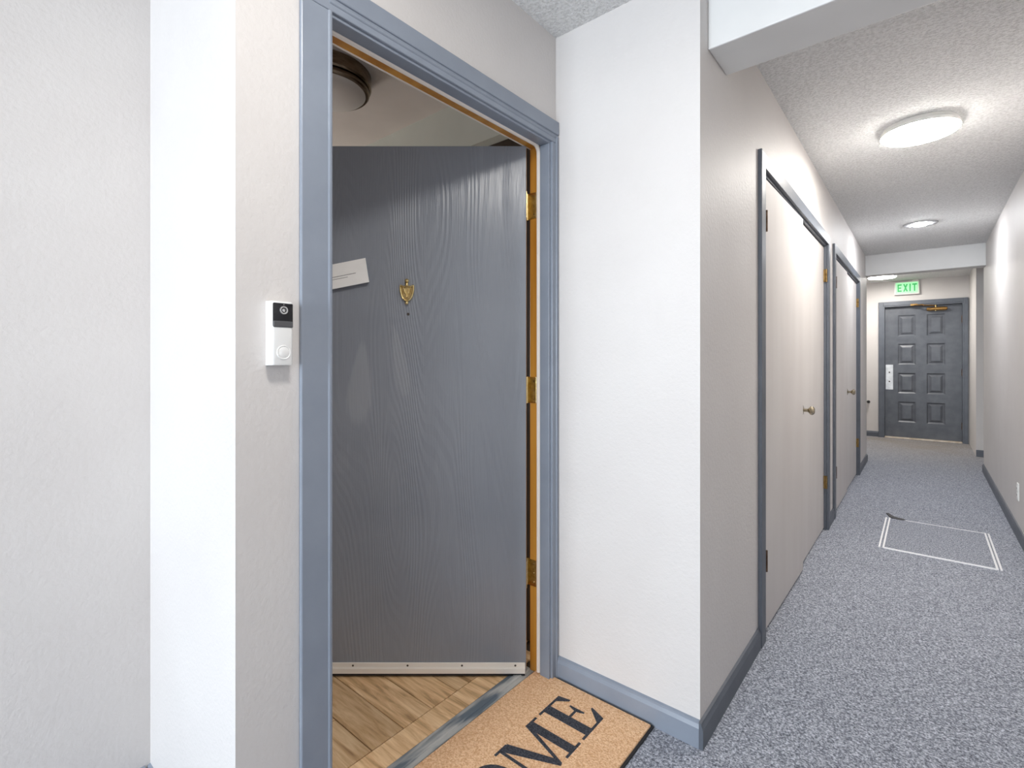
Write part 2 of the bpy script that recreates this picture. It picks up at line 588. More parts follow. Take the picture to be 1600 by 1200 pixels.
def baseboard(name, p0, p1, nrm, label, mat='frame'):
    struct(name, baseboard_bm(p0, p1, nrm), mat, label, 'baseboard')


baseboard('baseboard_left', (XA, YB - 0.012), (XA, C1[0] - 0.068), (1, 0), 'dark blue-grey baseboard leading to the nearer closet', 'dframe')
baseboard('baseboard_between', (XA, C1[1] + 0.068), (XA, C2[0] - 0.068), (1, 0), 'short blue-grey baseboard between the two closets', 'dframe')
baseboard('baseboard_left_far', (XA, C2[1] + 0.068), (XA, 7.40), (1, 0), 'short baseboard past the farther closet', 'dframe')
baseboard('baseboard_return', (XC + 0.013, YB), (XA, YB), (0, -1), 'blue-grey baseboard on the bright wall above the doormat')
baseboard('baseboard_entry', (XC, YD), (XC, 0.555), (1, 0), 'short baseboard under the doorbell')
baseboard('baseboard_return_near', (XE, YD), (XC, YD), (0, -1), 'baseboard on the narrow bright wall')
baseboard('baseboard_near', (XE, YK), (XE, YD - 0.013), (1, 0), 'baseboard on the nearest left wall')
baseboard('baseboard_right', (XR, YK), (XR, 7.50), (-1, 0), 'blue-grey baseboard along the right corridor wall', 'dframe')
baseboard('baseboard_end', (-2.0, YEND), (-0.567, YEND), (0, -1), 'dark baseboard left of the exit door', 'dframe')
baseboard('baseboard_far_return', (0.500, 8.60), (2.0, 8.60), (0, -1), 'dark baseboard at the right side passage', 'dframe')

# ------------------------------------------------------------------ apartment seen through the entry door
ZA = 2.44
struct('floor_apartment', box(-4.6, -1.172, 0.543, 3.0, -0.06, -0.004), 'subfloor', 'apartment hall floor of brown wood-look planks', 'floor')
fl = bpy.data.objects['floor_apartment']
k = 0
obj('plank', box(-1.322, -1.236, 0.60, 1.640, -0.004, 0.004, bev=0.0015), 'plank', fl)
y = 0.545
row = 0
while y < 2.2:
    w = 0.122
    x = -1.326 - (0.0, 0.42, 0.21, 0.61)[row % 4]
    if row % 4:
        obj('plank', box(x + 0.003, -1.326, y, y + w - 0.003, -0.004, 0.003, bev=0.0015), 'plank', fl)
    while x > -4.3:
        obj('plank', box(max(x - 0.90, -4.55), x, y, y + w - 0.003, -0.004, 0.003, bev=0.0015), 'plank', fl)
        x -= 0.903
    y += w
    row += 1
struct('ceiling_apartment', box(-4.6, -1.21, 0.543, 3.0, ZA, ZA + 0.1), 'aptceil', 'dim grey-brown apartment hall ceiling', 'ceiling')
struct('trim_3', box(-4.5, -1.215, 1.638, 1.76, 2.210, ZA), 'green', 'grey-green soffit above the open door inside the apartment', 'soffit')
struct('wall_apartment', boxes([(-4.6, -4.5, 0.543, 3.0, 0, 0.8), (-4.6, -4.5, 0.543, 3.0, 2.0, ZA), (-4.6, -4.5, 0.543, 0.69, 0.8, 2.0), (-4.6, -4.5, 1.49, 3.0, 0.8, 2.0),
                                (-4.6, XE - T, YD, 0.543, 0, ZA), (-4.5, -1.21, 2.9, 3.0, 0, ZA), (-1.30, -1.21, YB + T, 2.9, 0, ZA), (-4.5, -2.6, 1.64, 1.76, 0, 2.21)]),
       'wall', 'dim hall walls inside the apartment', 'wall')

dark_panel = struct('closet_dark_panel', box(-1.90, -1.215, 1.690, 1.725, 0.012, 2.210, bev=0.003), 'closetdark',  # added panels stand in for the dark, unlit closet opening
            'dark brown panel added for the unlit closet under the soffit behind the entry door', 'door', loc=(-1.56, 1.71, 0))
struct('closet_dark_panel_2', box(-2.60, -1.905, 1.726, 1.760, 0.012, 2.210, bev=0.003), 'closetdark',
       'second dark brown panel added for the unlit closet deeper in the apartment', 'door', loc=(-2.25, 1.74, 0))
obj('finger_pull', lathe([(0, 0.002), (0.022, 0.002), (0.027, 0)], 20, '-Y', (-1.84, 1.690, 1.0)), 'brass', dark_panel)

# flush-mount lamp on the apartment ceiling
t = thing('flush_mount_lamp', 'round bronze flush-mount lamp with frosted shade above the open door', 'ceiling lamp', (-1.95, 1.115, ZA))
obj('ring', lathe([(0.0, 0), (0.178, 0), (0.182, 0.004), (0.182, 0.052), (0.176, 0.058), (0.160, 0.058)], 56, '-Z', (-1.95, 1.115, ZA)), 'nickel', t, smo=True)
obj('lower_ring', lathe([(0.160, 0.058), (0.170, 0.060), (0.174, 0.066), (0.174, 0.076), (0.168, 0.082), (0.157, 0.082), (0.155, 0.06)], 56, '-Z', (-1.95, 1.115, ZA)), 'nickel', t, smo=True)
obj('shade', lathe([(0.158, 0.070), (0.158, 0.084), (0.150, 0.092), (0.125, 0.102), (0.08, 0.110), (0.0, 0.113)], 56, '-Z', (-1.95, 1.115, ZA)), 'frosted', t, smo=True)

# ------------------------------------------------------------------ entry door frame
t = thing('trim_4', 'blue-grey entry door frame with golden inner jamb and white weatherstrip', 'door frame', (XC, 1.08, 0), kind='structure')


def casing_bm(y0, y1, z0, z1, inner, x0=XC, tk=0.012):
    """flat casing board with a stepped bead along the inner edge; inner = which side carries the bead"""
    bm = box(x0, x0 + tk, y0, y1, z0, z1, bev=0.003)
    return bm


obj('jamb', box(-1.136, XC + 0.004, 1.532, OP1, 0, 2.043, bev=0.002), 'frame', t)
obj('jamb', box(-1.136, XC + 0.004, OP0, 0.634, 0, 2.043, bev=0.002), 'frame', t)
obj('head_jamb', box(-1.136, XC + 0.004, OP0, OP1, 2.043, OPZ, bev=0.002), 'frame', t)
obj('inner_jamb', box(-1.193, -1.136, 1.543, OP1, 0, 2.055, bev=0.002), 'jambwood', t)
obj('inner_jamb', box(-1.210, -1.136, OP0, 0.623, 0, 2.055), 'jambwood', t)
obj('inner_head_jamb', box(-1.186, -1.136, OP0, OP1, 2.0475, OPZ), 'jambwood', t)
obj('head_edge', box(-1.193, -1.186, OP0, OP1, 2.0470, OPZ), 'seal', t)
cs = obj('casing', box(XC, XC + 0.012, 1.543, 1.5825, 0, 2.051, bev=0.003), 'frame', t)
obj('bead', box(XC, XC + 0.016, 1.566, 1.5825, 0, 2.080, bev=0.004), 'frame', cs)
cs = obj('casing', box(XC, XC + 0.012, 0.558, 0.630, 0, 2.051, bev=0.003), 'frame', t)
obj('bead', tube([(XC + 0.008, 0.629, 0), (XC + 0.008, 0.629, 2.050)], 0.007), 'frame', cs, smo=True)
cs = obj('head_casing', box(XC, XC + 0.012, 0.558, 1.5825, 2.051, 2.134, bev=0.003), 'frame', t)
obj('bead', box(XC, XC + 0.017, 0.5575, 1.583, 2.083, 2.1345, bev=0.004), 'frame', cs)
obj('bead', tube([(XC + 0.010, 0.628, 2.072), (XC + 0.010, 1.582, 2.072)], 0.005), 'frame', cs, smo=True)
rs = 0.0085
xs = -1.136 - rs
ys, zs = 1.532 + 0.004, 2.043 + 0.004
pth = [(xs, ys, 0.02), (xs, ys, zs - 0.035)]
for i in range(1, 7):
    a = math.pi / 2 * i / 6
    pth.append((xs, ys - 0.03 + 0.03 * math.cos(a), zs - 0.03 + 0.03 * math.sin(a)))
pth += [(xs, 0.66, zs)]
for i in range(1, 7):
    a = math.pi / 2 * i / 6
    pth.append((xs, 0.634 - 0.004 + 0.03 - 0.03 * math.sin(a), zs - 0.03 + 0.03 * math.cos(a)))
pth += [(xs, 0.630, 0.02)]
obj('weatherstrip', tube(pth, rs, 10), 'seal', t, smo=True)
obj('threshold', boxes([(-1.232, -1.172, 0.624, 1.542, -0.004, 0.008), (-1.214, -1.190, 0.624, 1.542, 0.004, 0.013)], bev=0.002), 'sill', t)
# ------------------------------------------------------------------ entry door (swung into the apartment, about 50 degrees)
DROT = math.pi + YAW
DLOC = (-1.181, 1.5045, 0.0)
LW, LT0, LT1 = 0.91, 0.020, 2.046
d1 = obj('door_1', box(0, LW, -0.044, 0, LT0, LT1, bev=0.0015), 'entry', None, DLOC, DROT, local=True)
tag(d1, 'dark blue-grey wood-grained entry door standing open with brass knocker', 'door', kind='structure')
obj('door_edge', box(-0.0012, 0.0003, -0.043, -0.004, LT0 + 0.01, LT1 - 0.004), 'jambwood', d1, local=True)
sw = obj('door_sweep', boxes([(0.004, LW, 0.0, 0.006, 0.036, 0.057), (0.004, LW, 0.0, 0.013, 0.019, 0.040)], bev=0.002), 'sweep', d1, local=True)
for sx in (0.042, 0.247, 0.456, 0.666, 0.860):
    obj('screw', lathe([(0.0, 0.0022), (0.003, 0.002), (0.0042, 0.0)], 12, 'Y', (sx, 0.0058, 0.047)), 'screw', sw, local=True)
obj('sweep_seal', box(0.006, LW - 0.002, -0.002, 0.009, 0.010, 0.020), 'rubber', d1, local=True)
for hz in (1.823, 1.104, 0.390):
    h = obj('hinge', boxes([(-0.0035, -0.0008, -0.048, -0.006, hz - 0.051, hz + 0.051)], bev=0.0008), 'brass', d1, local=True)
    obj('knuckle', lathe([(0, -0.052), (0.0065, -0.052), (0.0065, 0.052), (0, 0.052)], 14, 'Z', (-0.006, -0.047, hz)), 'brass', h, local=True, smo=True)
    # leaf screwed to the jamb, hanging on the same pin
    jl = box(-1.206, -1.160, 1.5405, 1.5435, hz - 0.051, hz + 0.051, bev=0.0008)
    obj('jamb_leaf', jl, 'brass', h)
    for q in (-0.035, 0.0, 0.035):
        obj('screw', lathe([(0, 0.0015), (0.003, 0.0012), (0.004, 0)], 10, '-Y', (-1.172, 1.5405, hz + q)), 'antique', h)


# knocker: shield-shaped back plate, raised rim, fluted centre, finial and striker
def kfn(u, v, h):
    return Vector((0.458 + u, h, 1.487 + v))


def shield(s, n=10):
    pts = [(-0.027 * s, 0.022 * s), (-0.012 * s, 0.017 * s), (0.012 * s, 0.017 * s), (0.027 * s, 0.022 * s)]
    for i in range(1, n):
        a = i / n
        pts.append((0.027 * s * math.cos(a * math.pi / 2) ** 0.8, 0.022 * s - 0.062 * s * math.sin(a * math.pi / 2)))
    pts.append((0, -0.042 * s))
    for i in range(n - 1, 0, -1):
        a = i / n
        pts.append((-0.027 * s * math.cos(a * math.pi / 2) ** 0.8, 0.022 * s - 0.062 * s * math.sin(a * math.pi / 2)))
    return pts


kn = obj('door_knocker', prism(bmesh.new(), shield(0.9), 0.0, 0.004, kfn), 'brass', d1, local=True)
rim = [kfn(u, v, 0.009) for u, v in shield(0.94)]
obj('rim', tube(rim + [rim[0]], 0.0036, 8), 'brass', kn, local=True, smo=True)
fl_bm = bmesh.new()
for u, lo, hi in ((-0.012, -0.010, 0.012), (-0.004, -0.024, 0.013), (0.004, -0.024, 0.013), (0.012, -0.010, 0.012)):
    merge(fl_bm, tube([kfn(u, hi, 0.006), kfn(u * 0.55, lo, 0.008)], 0.0028, 8))
obj('fluting', fl_bm, 'brass', kn, local=True, smo=True)
fb = lathe([(0.0, 0.046), (0.005, 0.045), (0.0085, 0.040), (0.0075, 0.034), (0.0040, 0.031), (0.0062, 0.027), (0.0062, 0.022), (0.009, 0.017), (0.0, 0.015)], 16, 'Z')
fb.transform(Matrix.Translation((0.458, 0.009, 1.487)))
obj('finial', fb, 'brass', kn, local=True, smo=True)
sb = bmesh.new()
bmesh.ops.create_uvsphere(sb, u_segments=14, v_segments=10, radius=0.0072)
sb.transform(Matrix.Translation((0.458, 0.012, 1.487 - 0.047)))
obj('striker', sb, 'brass', kn, local=True, smo=True)
obj('peephole', lathe([(0.0, 0.0005), (0.0025, 0.0008), (0.0035, 0.002), (0.0052, 0.0018), (0.0058, 0.0)], 18, 'Y', (0.455, 0.0, 1.398)), 'screw', d1, local=True, smo=True)

# envelope tucked against the door, hanging slightly away from it at the bottom
t = thing('envelope', 'white envelope tucked at a tilt against the open entry door', 'envelope', DLOC, DROT)
t.location = Vector(DLOC) + Vector((0, 0, 1.48))
up = Vector((0.0195, 0, 0.098)).normalized()
rt = Vector((0.098, 0, -0.0195)).normalized()


def efn(u, v, h):
    p = Vector((0.600, 0, 1.519 - 1.48)) + rt * u + up * v
    p.y = 0.0185 - 0.0155 * (v / 0.097) + h
    return p


obj('sheet', prism(bmesh.new(), [(0, 0), (0.225, 0), (0.225, 0.097), (0, 0.097)], -0.0005, 0.0005, efn), 'paper', t, local=True)
obj('flap_fold', prism(bmesh.new(), [(0.004, 0.080), (0.221, 0.080), (0.221, 0.0808), (0.004, 0.0808)], 0.0005, 0.0008, efn), 'paper', t, local=True)
obj('printed_line', prism(bmesh.new(), [(0.045, 0.044), (0.150, 0.044), (0.150, 0.0465), (0.045, 0.0465)], 0.0005, 0.0008, efn), 'ink', t, local=True)
obj('printed_line', prism(bmesh.new(), [(0.078, 0.035), (0.145, 0.035), (0.145, 0.037), (0.078, 0.037)], 0.0005, 0.0008, efn), 'ink', t, local=True)

# ------------------------------------------------------------------ doorbell camera
t = thing('video_doorbell', 'white video doorbell with black camera window beside the door frame', 'doorbell', (XC, 0.5085, 1.209))
bb = box(XC, XC + 0.027, 0.484, 0.533, 1.209, 1.348)
vert = [e for e in bb.edges if abs(e.verts[0].co.z - e.verts[1].co.z) > 0.1 and e.verts[0].co.x > XC + 0.01]
bmesh.ops.bevel(bb, geom=vert, offset=0.008, segments=5, profile=0.5, affect='EDGES')
rest = [e for e in bb.edges if len(e.link_faces) == 2 and e.calc_face_angle() > 1.2 and min(v.co.x for v in e.verts) > XC + 0.005]
bmesh.ops.bevel(bb, geom=rest, offset=0.003, segments=2, profile=0.5, affect='EDGES')
body = obj('body', bb, 'white', t, smo=True)
pb = box(XC + 0.018, XC + 0.0282, 0.4875, 0.5318, 1.2915, 1.3445, bev=0.003)
pan = obj('camera_window', pb, 'bellblack', t, smo=True)
obj('sensor_strip', box(XC + 0.018, XC + 0.0290, 0.4882, 0.5312, 1.2915, 1.3055, bev=0.002), 'bellgrey', pan)
obj('lens_ring', lathe([(0.0055, 0.0), (0.0062, 0.002), (0.0085, 0.002), (0.0090, 0.0)], 28, 'X', (XC + 0.0280, 0.5105, 1.3285)), 'lens', pan, smo=True)
obj('lens', lathe([(0.0, 0.0016), (0.0024, 0.0012), (0.0036, 0.0)], 20, 'X', (XC + 0.0281, 0.5105, 1.3285)), 'lens', pan, smo=True)
obj('indicator', lathe([(0.0, 0.0006), (0.0012, 0.0)], 10, 'X', (XC + 0.0281, 0.5105, 1.3405)), 'lens', pan)
obj('button', lathe([(0.0, 0.0009), (0.0115, 0.0009), (0.0125, 0.0003), (0.0135, 0.0012), (0.0150, 0.0012), (0.0158, 0.0)], 36, 'X', (XC + 0.0270, 0.5110, 1.2370)), 'white', t, smo=True)

# ------------------------------------------------------------------ doormat
MX0, MX1, MY0, MY1 = -1.168, -0.690, 0.800, 1.566
t = thing('doormat', 'tan coir doormat with large dark lettering at the entry door', 'doormat', ((MX0 + MX1) / 2, (MY0 + MY1) / 2, 0))
obj('rubber_base', box(MX0, MX1, MY0, MY1, 0.0, 0.007, bev=0.002), 'rubber', t)
obj('coir_pile', box(MX0 + 0.002, MX1 - 0.008, MY0 + 0.008, MY1 - 0.008, 0.004, 0.013, bev=0.003), 'coir', t)
LH = 0.180


def mfn(o):
    def f(u, v, h):
        return Vector((-0.832 - v * LH, o + u * LH, h))
    return f


def rect(a, b, c, d):
    return [(a, b), (c, b), (c, d), (a, d)]


def oval(cx, cy, rx, ry, n=28):
    return [(cx + rx * math.cos(2 * math.pi * i / n), cy + ry * math.sin(2 * math.pi * i / n)) for i in range(n)]


GLYPH = {
    'E': [rect(0.0, 0.955, 0.66, 1.0), rect(0.12, 0.02, 0.32, 0.98), rect(0.0, 0.0, 0.68, 0.045),
          [(0.50, 0.97), (0.66, 1.0), (0.71, 0.75), (0.665, 0.75)], [(0.50, 0.03), (0.68, 0.0), (0.80, 0.31), (0.755, 0.31)],
          rect(0.30, 0.485, 0.53, 0.53), [(0.50, 0.51), (0.555, 0.35), (0.585, 0.35), (0.585, 0.67), (0.555, 0.67)]],
    'M': [rect(0.0, 0.955, 0.30, 1.0), rect(0.10, 0.02, 0.155, 0.98), rect(0.0, 0.0, 0.27, 0.045), rect(0.86, 0.955, 1.16, 1.0), rect(0.86, 0.02, 1.04, 0.98),
          rect(0.74, 0.0, 1.16, 0.045), [(0.12, 0.98), (0.32, 0.98), (0.62, 0.10), (0.54, 0.0)], [(0.86, 0.98), (0.94, 0.98), (0.60, 0.02), (0.54, 0.0)]],
    'H': [rect(0.12, 0.02, 0.30, 0.98), rect(0.62, 0.02, 0.80, 0.98), rect(0.30, 0.48, 0.62, 0.53), rect(0.0, 0.955, 0.42, 1.0), rect(0.0, 0.0, 0.42, 0.045),
          rect(0.50, 0.955, 0.92, 1.0), rect(0.50, 0.0, 0.92, 0.045)],
}
for ch, o in (('E', 1.358), ('M', 1.130), ('H', 0.822)):
    bm = bmesh.new()
    for i, g in enumerate(GLYPH[ch]):
        prism(bm, g, 0.010, 0.0142 + 0.00005 * i, mfn(o))
    obj('letter', bm, 'matink', t)
bm = bmesh.new()
outer, inner = oval(0.36, 0.5, 0.36, 0.52), oval(0.36, 0.5, 0.19, 0.46)
f = mfn(0.992)
vo = [[bm.verts.new(f(u, v, h)) for u, v in ring] for ring in (outer, inner) for h in (0.010, 0.0142)]
n = len(outer)
for i in range(n):
    j = (i + 1) % n
    bm.faces.new((vo[1][i], vo[1][j], vo[3][j], vo[3][i]))
    bm.faces.new((vo[0][i], vo[0][j], vo[1][j], vo[1][i]))
    bm.faces.new((vo[2][i], vo[3][i], vo[3][j], vo[2][j]))
bmesh.ops.recalc_face_normals(bm, faces=bm.faces[:])
obj('letter', bm, 'matink', t)


# ------------------------------------------------------------------ closets: frames, doors, hinges, knobs
def closet_frame(name, op, label):
    t = thing(name, label, 'door frame', (XA, (op[0] + op[1]) / 2, 0), kind='structure')
    a, b = op
    w, tk = 0.066, 0.016
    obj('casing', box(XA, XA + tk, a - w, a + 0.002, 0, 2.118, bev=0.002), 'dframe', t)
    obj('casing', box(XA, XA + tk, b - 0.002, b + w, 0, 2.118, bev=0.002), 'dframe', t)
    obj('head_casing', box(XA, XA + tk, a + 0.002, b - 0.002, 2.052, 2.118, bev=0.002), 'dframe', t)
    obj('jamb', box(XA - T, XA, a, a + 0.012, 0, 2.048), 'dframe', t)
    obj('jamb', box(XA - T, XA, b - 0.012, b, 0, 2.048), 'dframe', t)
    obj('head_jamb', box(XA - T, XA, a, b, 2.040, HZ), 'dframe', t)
    return t


closet_frame('trim_5', C1, 'blue-grey frame of the nearer white closet')
closet_frame('trim_6', C2, 'blue-grey frame of the farther white closet')


def closet_door(name, y_h, y_f, face, swing, hinge_mat, knob_y, label):
    """leaf hinged at y_h reaching to y_f; face = X of the front; swing = opening angle"""
    sg = 1.0 if y_f > y_h else -1.0
    L = abs(y_f - y_h)
    loc = (face, y_h, 0.0)
    rz = -swing * sg
    o = obj(name, box(-0.035, 0, min(0, sg * L), max(0, sg * L), 0.013, 2.034, bev=0.0015), 'closet', None, loc, rz, local=True)
    tag(o, label, 'door', kind='structure')
    for z in (1.828, 0.345):
        h = obj('hinge', boxes([(-0.004, 0.0014, min(0.0, sg * 0.014), max(0.0, sg * 0.014), z - 0.045, z + 0.045), (0.0, 0.016, min(0.0, sg * 0.007), max(0.0, sg * 0.007), z - 0.045, z + 0.045)]), hinge_mat, o, local=True)
        obj('knuckle', lathe([(0, -0.046), (0.0075, -0.046), (0.0075, 0.046), (0, 0.046)], 12, 'Z', (0.016, 0.004 * sg, z)), hinge_mat, h, local=True, smo=True)
    if knob_y is not None:
        kx = 0.0
        ky = knob_y - y_h
        kk = obj('knob', lathe([(0.0, 0.066), (0.014, 0.065), (0.0225, 0.060), (0.0265, 0.052), (0.0250, 0.044), (0.0160, 0.036), (0.0100, 0.030), (0.0095, 0.004)], 28, 'X', (kx, ky, 0.925)),
                 'knob', o, local=True, smo=True)
        obj('rosette', lathe([(0.0095, 0.010), (0.020, 0.008), (0.031, 0.004), (0.0325, 0.0)], 28, 'X', (kx, ky, 0.925)), 'knob', kk, local=True, smo=True)
    return o


m1 = 3.275
m2 = 5.490
closet_door('door_2', C1[0] + 0.014, m1, -0.549, 0.010, 'bronze', None, 'white flush door of the nearer closet, hinged at its near side, slightly ajar')
closet_door('door_3', C1[1] - 0.014, m1 + 0.005, -0.560, 0.0, 'antique', 3.362, 'white flush door with a round knob on the nearer closet')
closet_door('door_4', C2[0] + 0.014, m2, -0.550, 0.0, 'bronze', None, 'white flush door of the farther closet without a knob')
closet_door('door_5', C2[1] - 0.014, m2 + 0.006, -0.560, 0.0, 'antique', 5.570, 'white flush door with a round knob on the farther closet')

# ------------------------------------------------------------------ exit door at the end of the corridor
EX0, EX1, EZ0, EZ1 = -0.488, 0.422, 0.0195, 2.055
YL = YEND + 0.030                                    # front of the leaf
t = thing('trim_7', 'blue-grey frame around the exit door', 'door frame', (-0.035, YEND, 0), kind='structure')
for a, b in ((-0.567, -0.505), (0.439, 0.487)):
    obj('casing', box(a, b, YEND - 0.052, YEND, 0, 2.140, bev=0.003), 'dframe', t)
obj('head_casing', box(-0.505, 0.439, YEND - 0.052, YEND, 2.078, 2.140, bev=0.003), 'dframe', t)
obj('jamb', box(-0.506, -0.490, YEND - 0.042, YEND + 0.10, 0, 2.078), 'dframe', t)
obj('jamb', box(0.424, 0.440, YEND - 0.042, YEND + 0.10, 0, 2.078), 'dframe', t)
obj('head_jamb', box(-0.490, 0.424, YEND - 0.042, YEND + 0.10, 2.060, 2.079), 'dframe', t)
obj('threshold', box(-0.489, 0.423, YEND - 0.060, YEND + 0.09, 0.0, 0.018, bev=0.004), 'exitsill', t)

for a, b, c_, d in ((-0.490, -0.470, 0.018, 2.060), (0.404, 0.424, 0.018, 2.060), (-0.470, 0.404, 2.036, 2.060), (-0.470, 0.404, 0.010, 0.030)):
    obj('stop', box(a, b, YL + 0.046, YL + 0.069, c_, d), 'dframe', t)  # strips added behind the leaf to block light through the gaps

cols = [(-0.326, -0.108), (0.022, 0.236)]
rows = [(1.598, 1.926), (1.155, 1.478), (0.705, 1.022), (0.254, 0.574)]


def panel_leaf():
    """door slab whose front (towards -Y) carries eight sunk panel fields"""
    bm = bmesh.new()
    xs_ = [EX0] + [q for c_ in cols for q in c_] + [EX1]
    zs_ = sorted([EZ0, EZ1] + [q for r_ in rows for q in r_])
    for i in range(len(xs_) - 1):
        for j in range(len(zs_) - 1):
            a, b, c_, d = xs_[i], xs_[i + 1], zs_[j], zs_[j + 1]
            hole = i in (1, 3) and j in (1, 3, 5, 7)
            P = [(a, c_), (b, c_), (b, d), (a, d)]
            if not hole:
                bm.faces.new([bm.verts.new((x, YL, z)) for x, z in P])
            else:
                q, dep = 0.018, 0.012
                I = [(a + q, c_ + q), (b - q, c_ + q), (b - q, d - q), (a + q, d - q)]
                for m_ in range(4):
                    n_ = (m_ + 1) % 4
                    bm.faces.new([bm.verts.new(p) for p in ((P[m_][0], YL, P[m_][1]), (P[n_][0], YL, P[n_][1]), (I[n_][0], YL + dep, I[n_][1]), (I[m_][0], YL + dep, I[m_][1]))])
                bm.faces.new([bm.verts.new((x, YL + dep, z)) for x, z in I])
    bmesh.ops.remove_doubles(bm, verts=bm.verts[:], dist=1e-5)
    bmesh.ops.recalc_face_normals(bm, faces=bm.faces[:])
    if sum(f_.normal.y for f_ in bm.faces) > 0:
        bmesh.ops.reverse_faces(bm, faces=bm.faces[:])
    bx(bm, EX0, EX1, YL + 0.0125, YL + 0.044, EZ0, EZ1)
    return bm


d6 = struct('door_6', panel_leaf(), 'exitp', 'dark blue-grey eight-panel exit door under the green sign', 'door', loc=(-0.033, YL, 0))
for cx_ in cols:
    for rz_ in rows:
        q = 0.026
        a, b, c_, d = cx_[0] + q, cx_[1] - q, rz_[0] + q, rz_[1] - q
        bm = bmesh.new()
        s_ = 0.030
        lo = [bm.verts.new((x, YL + 0.012, z)) for x, z in ((a, c_), (b, c_), (b, d), (a, d))]
        hi = [bm.verts.new((x, YL - 0.001, z)) for x, z in ((a + s_, c_ + s_), (b - s_, c_ + s_), (b - s_, d - s_), (a + s_, d - s_))]
        bm.faces.new(hi)
        for i in range(4):
            bm.faces.new((lo[i], lo[(i + 1) % 4], hi[(i + 1) % 4], hi[i]))
        bmesh.ops.recalc_face_normals(bm, faces=bm.faces[:])
        if sum(f_.normal.y for f_ in bm.faces) > 0:
            bmesh.ops.reverse_faces(bm, faces=bm.faces[:])
        obj('panel', bm, 'exitp', d6)
gp = obj('latch_guard', box(-0.478, -0.385, YL - 0.005, YL, 0.758, 1.150, bev=0.0015), 'steel', d6)
for z in (0.885, 1.030):
    obj('bolt', lathe([(0, 0.006), (0.006, 0.0055), (0.0105, 0.003), (0.011, 0)], 16, '-Y', (-0.431, YL - 0.005, z)), 'screw', gp, smo=True)
dc = obj('door_closer', lathe([(0, -0.120), (0.018, -0.119), (0.025, -0.110), (0.027, -0.09), (0.027, 0.09), (0.025, 0.110), (0.018, 0.119), (0, 0.120)], 20, 'X', (0.140, YL - 0.040, 1.998)),
         'goldpaint', d6, smo=True)
obj('mounting_plate', box(0.035, 0.245, YL - 0.020, YL, 1.972, 2.024, bev=0.002), 'goldpaint', dc)
obj('spindle', lathe([(0, -0.034), (0.011, -0.034), (0.011, 0.040), (0.016, 0.041), (0.016, 0.054), (0, 0.055)], 16, 'Z', (0.125, YL - 0.045, 2.000)), 'brass', dc, smo=True)
obj('arm', tube([(0.125, YL - 0.045, 2.050), (-0.020, YL - 0.190, 2.050)], 0.0085, 8), 'goldpaint', dc)
obj('arm', tube([(-0.020, YL - 0.190, 2.058), (-0.130, YEND - 0.060, 2.066)], 0.0085, 8), 'goldpaint', dc)
obj('bracket', box(-0.170, -0.085, YEND - 0.072, YEND - 0.052, 2.058, 2.085, bev=0.002), 'goldpaint', dc)
for hz in (1.83, 1.04, 0.25):
    obj('hinge', lathe([(0, -0.05), (0.007, -0.05), (0.007, 0.05), (0, 0.05)], 12, 'Z', (0.4225, YL - 0.008, hz)), 'bronze', d6, smo=True)

# ------------------------------------------------------------------ exit sign
SY = YEND - 0.055
t = thing('exit_sign', 'lit green exit sign in a white case above the exit door', 'sign', (-0.214, YEND, 2.24))
obj('case', box(-0.368, -0.062, SY, YEND, 2.238, 2.440, bev=0.006), 'signcase', t)
obj('face', box(-0.350, -0.080, SY - 0.004, SY + 0.001, 2.256, 2.424, bev=0.002), 'signface', t)
obj('mount', box(-0.150, -0.075, YEND - 0.050, YEND, 2.440, ZC, bev=0.004), 'signcase', t)
XL = {
    'E': [rect(0, 0, 0.20, 1), rect(0.20, 0.82, 0.62, 1), rect(0.20, 0.41, 0.54, 0.58), rect(0.20, 0, 0.62, 0.18)],
    'X': [[(0, 0), (0.22, 0), (0.70, 1), (0.48, 1)], [(0.48, 0), (0.70, 0), (0.22, 1), (0, 1)]],
    'I': [rect(0, 0, 0.20, 1)],
    'T': [rect(0.24, 0, 0.44, 0.84), rect(0, 0.82, 0.68, 1)],
}
pos = -0.327
for ch, wd_ in (('E', 0.62), ('X', 0.70), ('I', 0.20), ('T', 0.68)):
    bm = bmesh.new()
    hh = 0.116
    ww = 0.082
    for i, g in enumerate(XL[ch]):
        prism(bm, g, SY - 0.0035, SY - 0.0065 - 0.0001 * i, lambda u, v, h, p=pos: Vector((p + u * ww, h, 2.284 + v * hh)))
    obj('letter', bm, 'signink', t)
    pos += wd_ * ww + 0.018

# small dark fitting on the end wall
t = thing('door_stop', 'small dark rubber door stop low on the end wall', 'door stop', (-0.700, YEND, 0.55))
obj('flange', lathe([(0, 0.006), (0.020, 0.005), (0.023, 0)], 20, '-Y', (-0.700, YEND, 0.550)), 'rubber', t, smo=True)
obj('bumper', lathe([(0, 0.070), (0.014, 0.068), (0.017, 0.060), (0.017, 0.030), (0.012, 0.026), (0.012, 0.004)], 16, '-Y', (-0.700, YEND, 0.550)), 'rubber', t, smo=True)

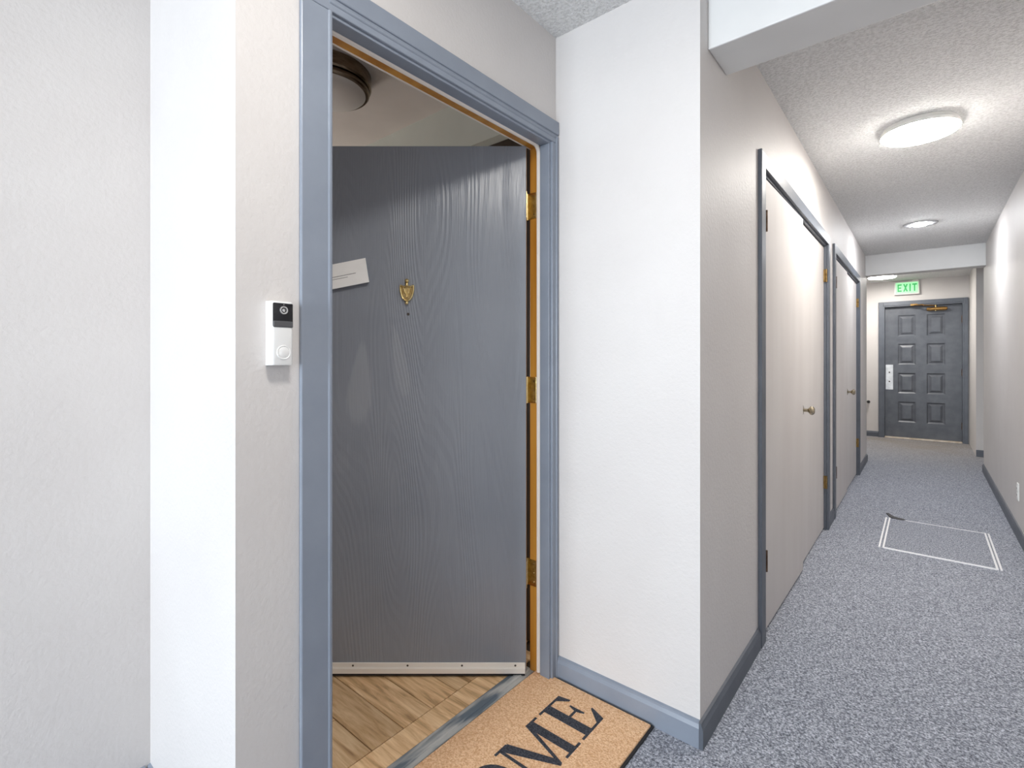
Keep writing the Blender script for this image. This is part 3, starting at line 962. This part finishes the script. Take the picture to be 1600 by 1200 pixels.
# ------------------------------------------------------------------ hatch in the carpet
t = thing('floor_hatch', 'carpeted floor hatch edged with thin white strips', 'floor hatch', (0.058, 4.41, 0))
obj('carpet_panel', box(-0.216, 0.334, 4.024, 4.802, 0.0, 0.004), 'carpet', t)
for x in (-0.2285, -0.2075, 0.3255, 0.3425):
    obj('edge_strip', box(x - 0.0050, x + 0.0050, 4.018, 4.808, 0.0, 0.0062, bev=0.001), 'strip', t)
obj('edge_strip', box(-0.2025, 0.3205, 4.014, 4.030, 0.0, 0.0060, bev=0.001), 'strip', t)
obj('edge_strip', box(-0.120, 0.3205, 4.797, 4.806, 0.0, 0.0058, bev=0.001), 'strip', t)
bm = prism(bmesh.new(), [(-0.236, 4.935), (-0.222, 4.945), (-0.185, 4.865), (-0.118, 4.826), (-0.112, 4.800), (-0.150, 4.792), (-0.196, 4.812), (-0.214, 4.855)], 0.001, 0.0075,
           lambda u, v, h: Vector((u, v, h)))
obj('tape_patch', bm, 'tape', t)

# ------------------------------------------------------------------ wall outlet
t = thing('wall_outlet', 'white electrical outlet low on the right corridor wall', 'outlet', (XR, 4.865, 0.25))
obj('cover_plate', box(XR - 0.006, XR, 4.830, 4.900, 0.254, 0.372, bev=0.002), 'white', t)
for z in (0.290, 0.336):
    s = obj('socket', box(XR - 0.0085, XR - 0.005, 4.848, 4.882, z - 0.017, z + 0.017, bev=0.0015), 'white', t)
    obj('slot', box(XR - 0.0090, XR - 0.0080, 4.857, 4.859, z - 0.006, z + 0.008), 'rubber', s)
    obj('slot', box(XR - 0.0090, XR - 0.0080, 4.871, 4.873, z - 0.006, z + 0.008), 'rubber', s)


# ------------------------------------------------------------------ corridor lamps
def disc_lamp(x, y, label, glow):
    t = thing('disc_ceiling_lamp', label, 'ceiling lamp', (x, y, ZC), group='disc lamps along the corridor ceiling')
    obj('housing', lathe([(0, 0), (0.155, 0), (0.158, 0.004), (0.160, 0.014), (0.165, 0.018), (0.167, 0.024), (0.167, 0.038)], 56, '-Z', (x, y, ZC)), 'lampwhite', t, smo=True)
    obj('diffuser', lathe([(0.166, 0.038), (0.165, 0.042), (0.160, 0.046), (0.12, 0.049), (0, 0.050)], 56, '-Z', (x, y, ZC)),
        emit_mat('lamp_diffuser', (1.0, 0.965, 0.91), glow), t, smo=True)
    return t


disc_lamp(-0.30, 0.33, 'glowing disc lamp on the ceiling above the viewpoint', 29)
disc_lamp(-0.022, 3.405, 'bright round disc lamp on the corridor ceiling above the nearer closet', 47)
disc_lamp(-0.480, 9.00, 'disc lamp glimpsed under the beam left of the exit sign', 62)
x, y = -0.032, 5.855
t = thing('recessed_ceiling_light', 'small recessed downlight in the corridor ceiling above the farther closet', 'ceiling light', (x, y, ZC))
obj('trim_ring', lathe([(0.065, -0.002), (0.069, 0.005), (0.100, 0.008), (0.122, 0.006), (0.128, 0.0)], 48, '-Z', (x, y, ZC)), 'ringgrey', t, smo=True)
obj('lens', lathe([(0.066, 0.001), (0.063, 0.008), (0.050, 0.016), (0.028, 0.021), (0, 0.023)], 48, '-Z', (x, y, ZC)), 'diffuser2', t, smo=True)

# ------------------------------------------------------------------ window behind the viewpoint
t = thing('window_1', 'tall window in the wall behind the viewpoint', 'window', (-0.88, YK, 0.35), kind='structure')
for a, b, c_, d in ((-1.60, -1.55, 0.35, 2.30), (-0.21, -0.16, 0.35, 2.30), (-1.55, -0.21, 0.35, 0.40), (-1.55, -0.21, 2.25, 2.30), (-0.905, -0.855, 0.40, 2.25)):
    obj('window_frame', box(a, b, YK - 0.09, YK - 0.03, c_, d, bev=0.004), 'frame', t)
obj('pane', box(-1.55, -0.905, YK - 0.064, YK - 0.058, 0.40, 2.25), 'glass', t)
obj('pane', box(-0.855, -0.21, YK - 0.064, YK - 0.058, 0.40, 2.25), 'glass', t)
t = thing('assumed_window', 'assumed unseen window at the far end of the apartment hall', 'window', (-4.55, 1.09, 0.80), kind='structure')  # assumed opening around the added apartment light
for a, b, c_, d in ((0.69, 0.74, 0.80, 2.0), (1.44, 1.49, 0.80, 2.0), (0.74, 1.44, 0.80, 0.85), (0.74, 1.44, 1.95, 2.0)):
    obj('window_frame', box(-4.58, -4.53, a, b, c_, d, bev=0.004), 'white', t)
obj('pane', box(-4.558, -4.552, 0.74, 1.44, 0.85, 1.95), 'glass', t)
